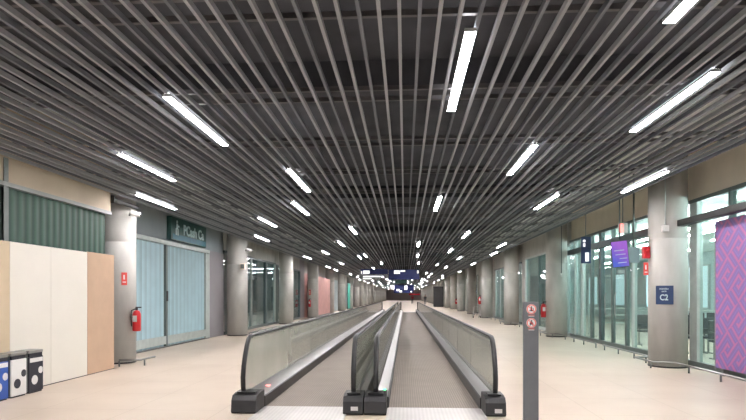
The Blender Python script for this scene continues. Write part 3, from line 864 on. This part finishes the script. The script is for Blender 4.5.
rail([(5.5, 16.5)] + around(5.5, 5.1, ROWS[1]) + [(5.5, 29.2)], 'low steel rail along the entrance glass past the second right column')
rail([(5.5, 29.5)] + around(5.5, 5.1, ROWS[2]) + [(5.5, 38.)] + around(5.5, 5.1, ROWS[3]) + [(5.5, 46)], 'distant low steel rail past the third and fourth right columns', 1.5)
rail([(-6.05, 11.55), (-5.62, 11.6), (-5.62, 12.3)], 'short low rail around the foot of the first left column', .55)
rail([(-5.7, 20.2), (-5.7, 29.6)], 'low steel rail past the second left column', 1.2)
rail([(-5.7, 29.8), (-5.7, 46)], 'distant low steel rail past the third and fourth left columns', 1.6)

# ------------------------------------------------------------------ hanging screen and blade sign at the entrance
def w_at(px, py, D): x, y = D2xy(px, D); return Vector((x, y, 1.5 + (296 - py) * D / F_PX))
c = w_at(620, 254, 13.6)
tv = thing('hanging_screen', 'purple and blue upright screen hung from the ceiling near the C2 column', 'screen', c)
fm = face_mx(c, (-.35, -1, 0), .09)
obj('casing', MB().box(-.19, .19, -.32, .32, -.05, .0, .01), M['cloth_dark'], tv, mx=fm)
sc_o = MB().box(-.178, .178, -.308, .308, .001, .006)
# keep the picture's own axes
o = obj('screen', sc_o, M['screen'], tv, mx=fm)
tx = MB()
for j, (a, b) in enumerate(((-.12, .1), (-.1, .12), (-.02, .15), (-.06, .13))): tx.box(a, b, .08 - j * .1, .095 - j * .1, .0065, .008)
obj('text_lines', tx, M['whitecyan'], tv, mx=fm)
obj('hanger', MB().tube([c + Vector((0, .03, .35)), c + Vector((0, .03, 4.62 - c.z))], .014, 8), M['thick_frame'], tv)
c2 = w_at(634, 255, 14.2)
mo = thing('hanging_screen', 'grey back of a second hanging screen between purple screen and column', 'screen', c2)
fm = face_mx(c2, (.5, -1, 0))
obj('casing', MB().box(-.2, .2, -.2, .2, -.04, .0, .01), M['purple_plain'], mo, mx=fm)
obj('hanger', MB().tube([c2 + Vector((0, .02, .15)), c2 + Vector((0, .02, 4.62 - c2.z))], .022, 8), M['frame'], mo)
c3 = w_at(586, 250, 16.8)
bs = thing('blade_sign', 'narrow dark blue hanging sign with white symbols at the entrance', 'sign', c3)
fm = face_mx(c3, (-.2, -1, 0))
obj('panel', MB().box(-.14, .14, -.4, .4, -.03, .0, .004), M['blue_sign'], bs, mx=fm)
obj('symbol', MB().lathe([(.04, 0), (.04, .004)], 12, (-.05, .27, 0)).box(-.08, -.02, .1, .2, 0, .004), M['letter_glow'], bs, mx=fm)
obj('symbol', MB().box(-.02, .08, -.34, -.08, 0, .004), M['letter_glow'], bs, mx=fm)
obj('pictogram', MB().box(.02, .04, -.30, -.12, .0045, .006), M['navy_sign'], bs, mx=fm)
obj('hanger', MB().tube([c3 + Vector((0, .02, .3)), c3 + Vector((0, .02, 4.62 - c3.z))], .012, 8), M['thick_frame'], bs)
c4 = w_at(623, 228, 15)
em = thing('exit_light', 'small lit red and white sign hung above the purple screen', 'sign', c4)
obj('box', MB().box(-.12, .12, -.13, .13, -.03, 0), M['white'], em, mx=face_mx(c4, (0, -1, 0)))
obj('lit_face', MB().box(-.1, .0, -.11, .11, .001, .004), M['red_lamp'], em, mx=face_mx(c4, (0, -1, 0)))
obj('hanger', MB().tube([c4 + Vector((0, .02, .1)), c4 + Vector((0, .02, 4.62 - c4.z))], .01, 8), M['thick_frame'], em)

# ------------------------------------------------------------------ hanging wayfinding signs
def hang_sign(px0, px1, py0, py1, D, label, items, m_='navy_sign', depth=.12):
    a = w_at(px0, py0, D); b = w_at(px1, py1, D)
    x0, x1, z1, z0 = a.x, b.x, a.z, b.z; y = (a.y + b.y) / 2
    t = thing('hanging_sign', label, 'sign', ((x0 + x1) / 2, y, z0), 'blue signs hung across the hall')
    obj('panel', MB().box(x0, x1, y, y + depth, z0, z1, .01), M[m_], t)
    for f in (.15, .85):
        xx = x0 + (x1 - x0) * f
        obj('hanger', MB().tube([(xx, y + depth / 2, z1 - .02), (xx, y + depth / 2, 4.74)], .012, 6), M['dark_metal'], t)
    for it in items:
        if it[0] == 'box':
            _, q0, q1, r0, r1 = it; A = w_at(q0, r0, D); B = w_at(q1, r1, D)
            obj('lit_panel', MB().box(A.x, B.x, y - .012, y - .002, B.z, A.z), M['letter_glow'], t)
        else:
            _, s, px, py, size = it; A = w_at(px, py, D)
            obj('lettering', text_mb(s, size, .004, .008), M['letter_glow'], t, mx=face_mx((A.x, y - .008, A.z), (0, -1, 0)))
hang_sign(360.5, 388, 269, 274.2, 40, 'left dark blue hanging sign with bright white lettering',
          [('box', 361, 362, 271, 273.6), ('box', 363.2, 369.5, 270.6, 273.8), ])
hang_sign(357, 381, 275, 279.2, 40.3, 'thin lower sign strip with lit white lines under the left blue sign',
          [('box', 357.2, 359, 275.4, 277.6), ('box', 363, 380.5, 275.9, 277), ('box', 363, 371.5, 277.8, 279.1)], 'grey_metal')
hang_sign(388.6, 419.5, 269.4, 279.6, 39.8, 'large dark blue hanging sign with white text and arrow',
          [('box', 394, 400, 270.4, 273.8), ('box', 400.5, 405.2, 270.2, 271.8), ('box', 417, 418.6, 270.4, 273.4)])
hang_sign(395.5, 406.5, 279.9, 283.6, 62, 'small green hanging sign behind the large blue sign', [], 'green_sign')
hang_sign(394, 413.5, 285, 293.0, 88, 'blue sign hung farther down the hall behind the first ones',
          [('box', 396.5, 399.5, 289, 291), ('box', 399.5, 402, 290.5, 292.4), ('box', 404.4, 407.4, 285.6, 289.8), ('box', 410.5, 412, 291, 292.4)])
hang_sign(390.5, 394.6, 285.2, 289.4, 80, 'small white lit sign left of the distant blue sign', [('box', 390.8, 394.2, 285.5, 289)], 'white')
hang_sign(409, 420, 293.5, 295.2, 120, 'distant red sign strip at the end of the hall', [], 'red')

# ------------------------------------------------------------------ small distant things on the right
a = w_at(433.8, 306.2, 77); b = w_at(443.5, 286.5, 77)
kb = thing('dark_kiosk', 'tall dark panel standing by the right columns far away', 'kiosk', ((a.x + b.x) / 2, a.y, 0))
obj('cabinet', MB().box(a.x, b.x, a.y, a.y + 1.2, .05, b.z, .03), M['far_dark'], kb)
obj('plinth', MB().box(a.x + .05, b.x - .05, a.y + .05, a.y + 1.15, 0, .05), M['black'], kb)
c5 = w_at(479, 317, 39.5); cx, cy = 4.95, c5.y - .9
tr = thing('trolley', 'small white trolley frame standing by the fourth right column', 'trolley', (cx, cy, 0))
obj('frame', MB().tube([(cx - .25, cy, .02), (cx - .2, cy, .75), (cx + .2, cy, .75), (cx + .25, cy, .02)], .03, 8).tube([(cx - .23, cy + .35, .02), (cx - .2, cy + .2, .6), (cx + .2, cy + .2, .6), (cx + .23, cy + .35, .02)], .025, 8), M['white'], tr)
obj('shelf', MB().box(cx - .22, cx + .22, cy + .0, cy + .3, .25, .29), M['white'], tr)
obj('wheel', MB().tube([(cx - .28, cy, .05), (cx - .22, cy, .05)], .05, 10), M['black'], tr)
obj('wheel', MB().tube([(cx + .22, cy, .05), (cx + .28, cy, .05)], .05, 10), M['black'], tr)
e5 = extinguisher(5.08, 38.55, .95, 'red fire extinguisher above the white trolley on the right', 1.15)
obj('wall_hook', MB().box(5.09, 5.21, 38.65, 38.67, 1.3, 1.4), M['grey_metal'], e5)

# ------------------------------------------------------------------ people far away
def person(x, y, shirt, label, step=.18):
    h = 1.0
    J = {'pelvis': (0, 0, .95, .13), 'belly': (0, 0, 1.1, .125), 'chest': (0, 0, 1.32, .15), 'neck': (0, 0, 1.47, .055), 'head': (0, -.01, 1.6, .09), 'crown': (0, 0, 1.69, .075),
         'lh': (-.09, 0, .9, .085), 'lk': (-.10, -step * .6, .5, .06), 'la': (-.10, -step * .5, .09, .04), 'lt': (-.10, -step * .5 - .15, .04, .035),
         'rh': (.09, 0, .9, .085), 'rk': (.10, step * .3, .5, .06), 'ra': (.10, step, .12, .04), 'rt': (.10, step - .14, .04, .035),
         'ls': (-.18, 0, 1.4, .055), 'le': (-.23, .04, 1.13, .042), 'lw': (-.23, -.05, .88, .03), 'lf': (-.22, -.08, .79, .03),
         'rs': (.18, 0, 1.4, .055), 're': (.23, -.02, 1.13, .042), 'rw': (.22, -.14, .9, .03), 'rf': (.21, -.18, .82, .03)}
    E = [('pelvis', 'belly'), ('belly', 'chest'), ('chest', 'neck'), ('neck', 'head'), ('head', 'crown'), ('pelvis', 'lh'), ('lh', 'lk'), ('lk', 'la'), ('la', 'lt'),
         ('pelvis', 'rh'), ('rh', 'rk'), ('rk', 'ra'), ('ra', 'rt'), ('chest', 'ls'), ('ls', 'le'), ('le', 'lw'), ('lw', 'lf'), ('chest', 'rs'), ('rs', 're'), ('re', 'rw'), ('rw', 'rf')]
    names = list(J); me = bpy.data.meshes.new('p')
    me.from_pydata([J[n][:3] for n in names], [(names.index(a), names.index(b)) for a, b in E], [])
    o = link(bpy.data.objects.new('p', me))
    md = o.modifiers.new('s', 'SKIN'); sk = me.skin_vertices[0].data
    for i, n in enumerate(names): sk[i].radius = (J[n][3],) * 2; sk[i].use_root = (n == 'pelvis')
    o.modifiers.new('u', 'SUBSURF').levels = 1
    dg = bpy.context.evaluated_depsgraph_get(); dg.update()
    m2 = bpy.data.meshes.new_from_object(o.evaluated_get(dg)); bpy.data.objects.remove(o)
    for mm in (M['skin'], M[shirt], M['cloth_grey'], M['black']): m2.materials.append(mm)
    zmin = min(v.co.z for v in m2.vertices)
    for v in m2.vertices: v.co.z -= zmin
    for p in m2.polygons:
        p.use_smooth = True; z = p.center.z; ax = abs(p.center.x)
        p.material_index = 3 if z < .09 else 2 if z < .93 and ax < .185 else 0 if z > 1.46 or z < .9 else 1
    r = thing('person', label, 'person', (x, y, 0))
    m2.name = 'body'; b_ = link(bpy.data.objects.new('body', m2)); b_.parent = r
    hair = MB().lathe([(.10, 1.60), (.108, 1.66), (.09, 1.72), (.04, 1.755)], 14, (0, .015, 0)); hair.v = [(a, c + .0, z) for a, c, z in hair.v]
    me_h = obj('hair', hair, M['cloth_dark']); me_h.parent = r
    return r
p1 = w_at(412.3, 303.5, 108); person(p1.x, p1.y, 'cloth_red', 'distant person in red walking at the end of the hall')
p2 = w_at(425.2, 304.4, 98); person(p2.x, p2.y, 'cloth_dark', 'distant person in dark clothes on the right of the hall', .05)
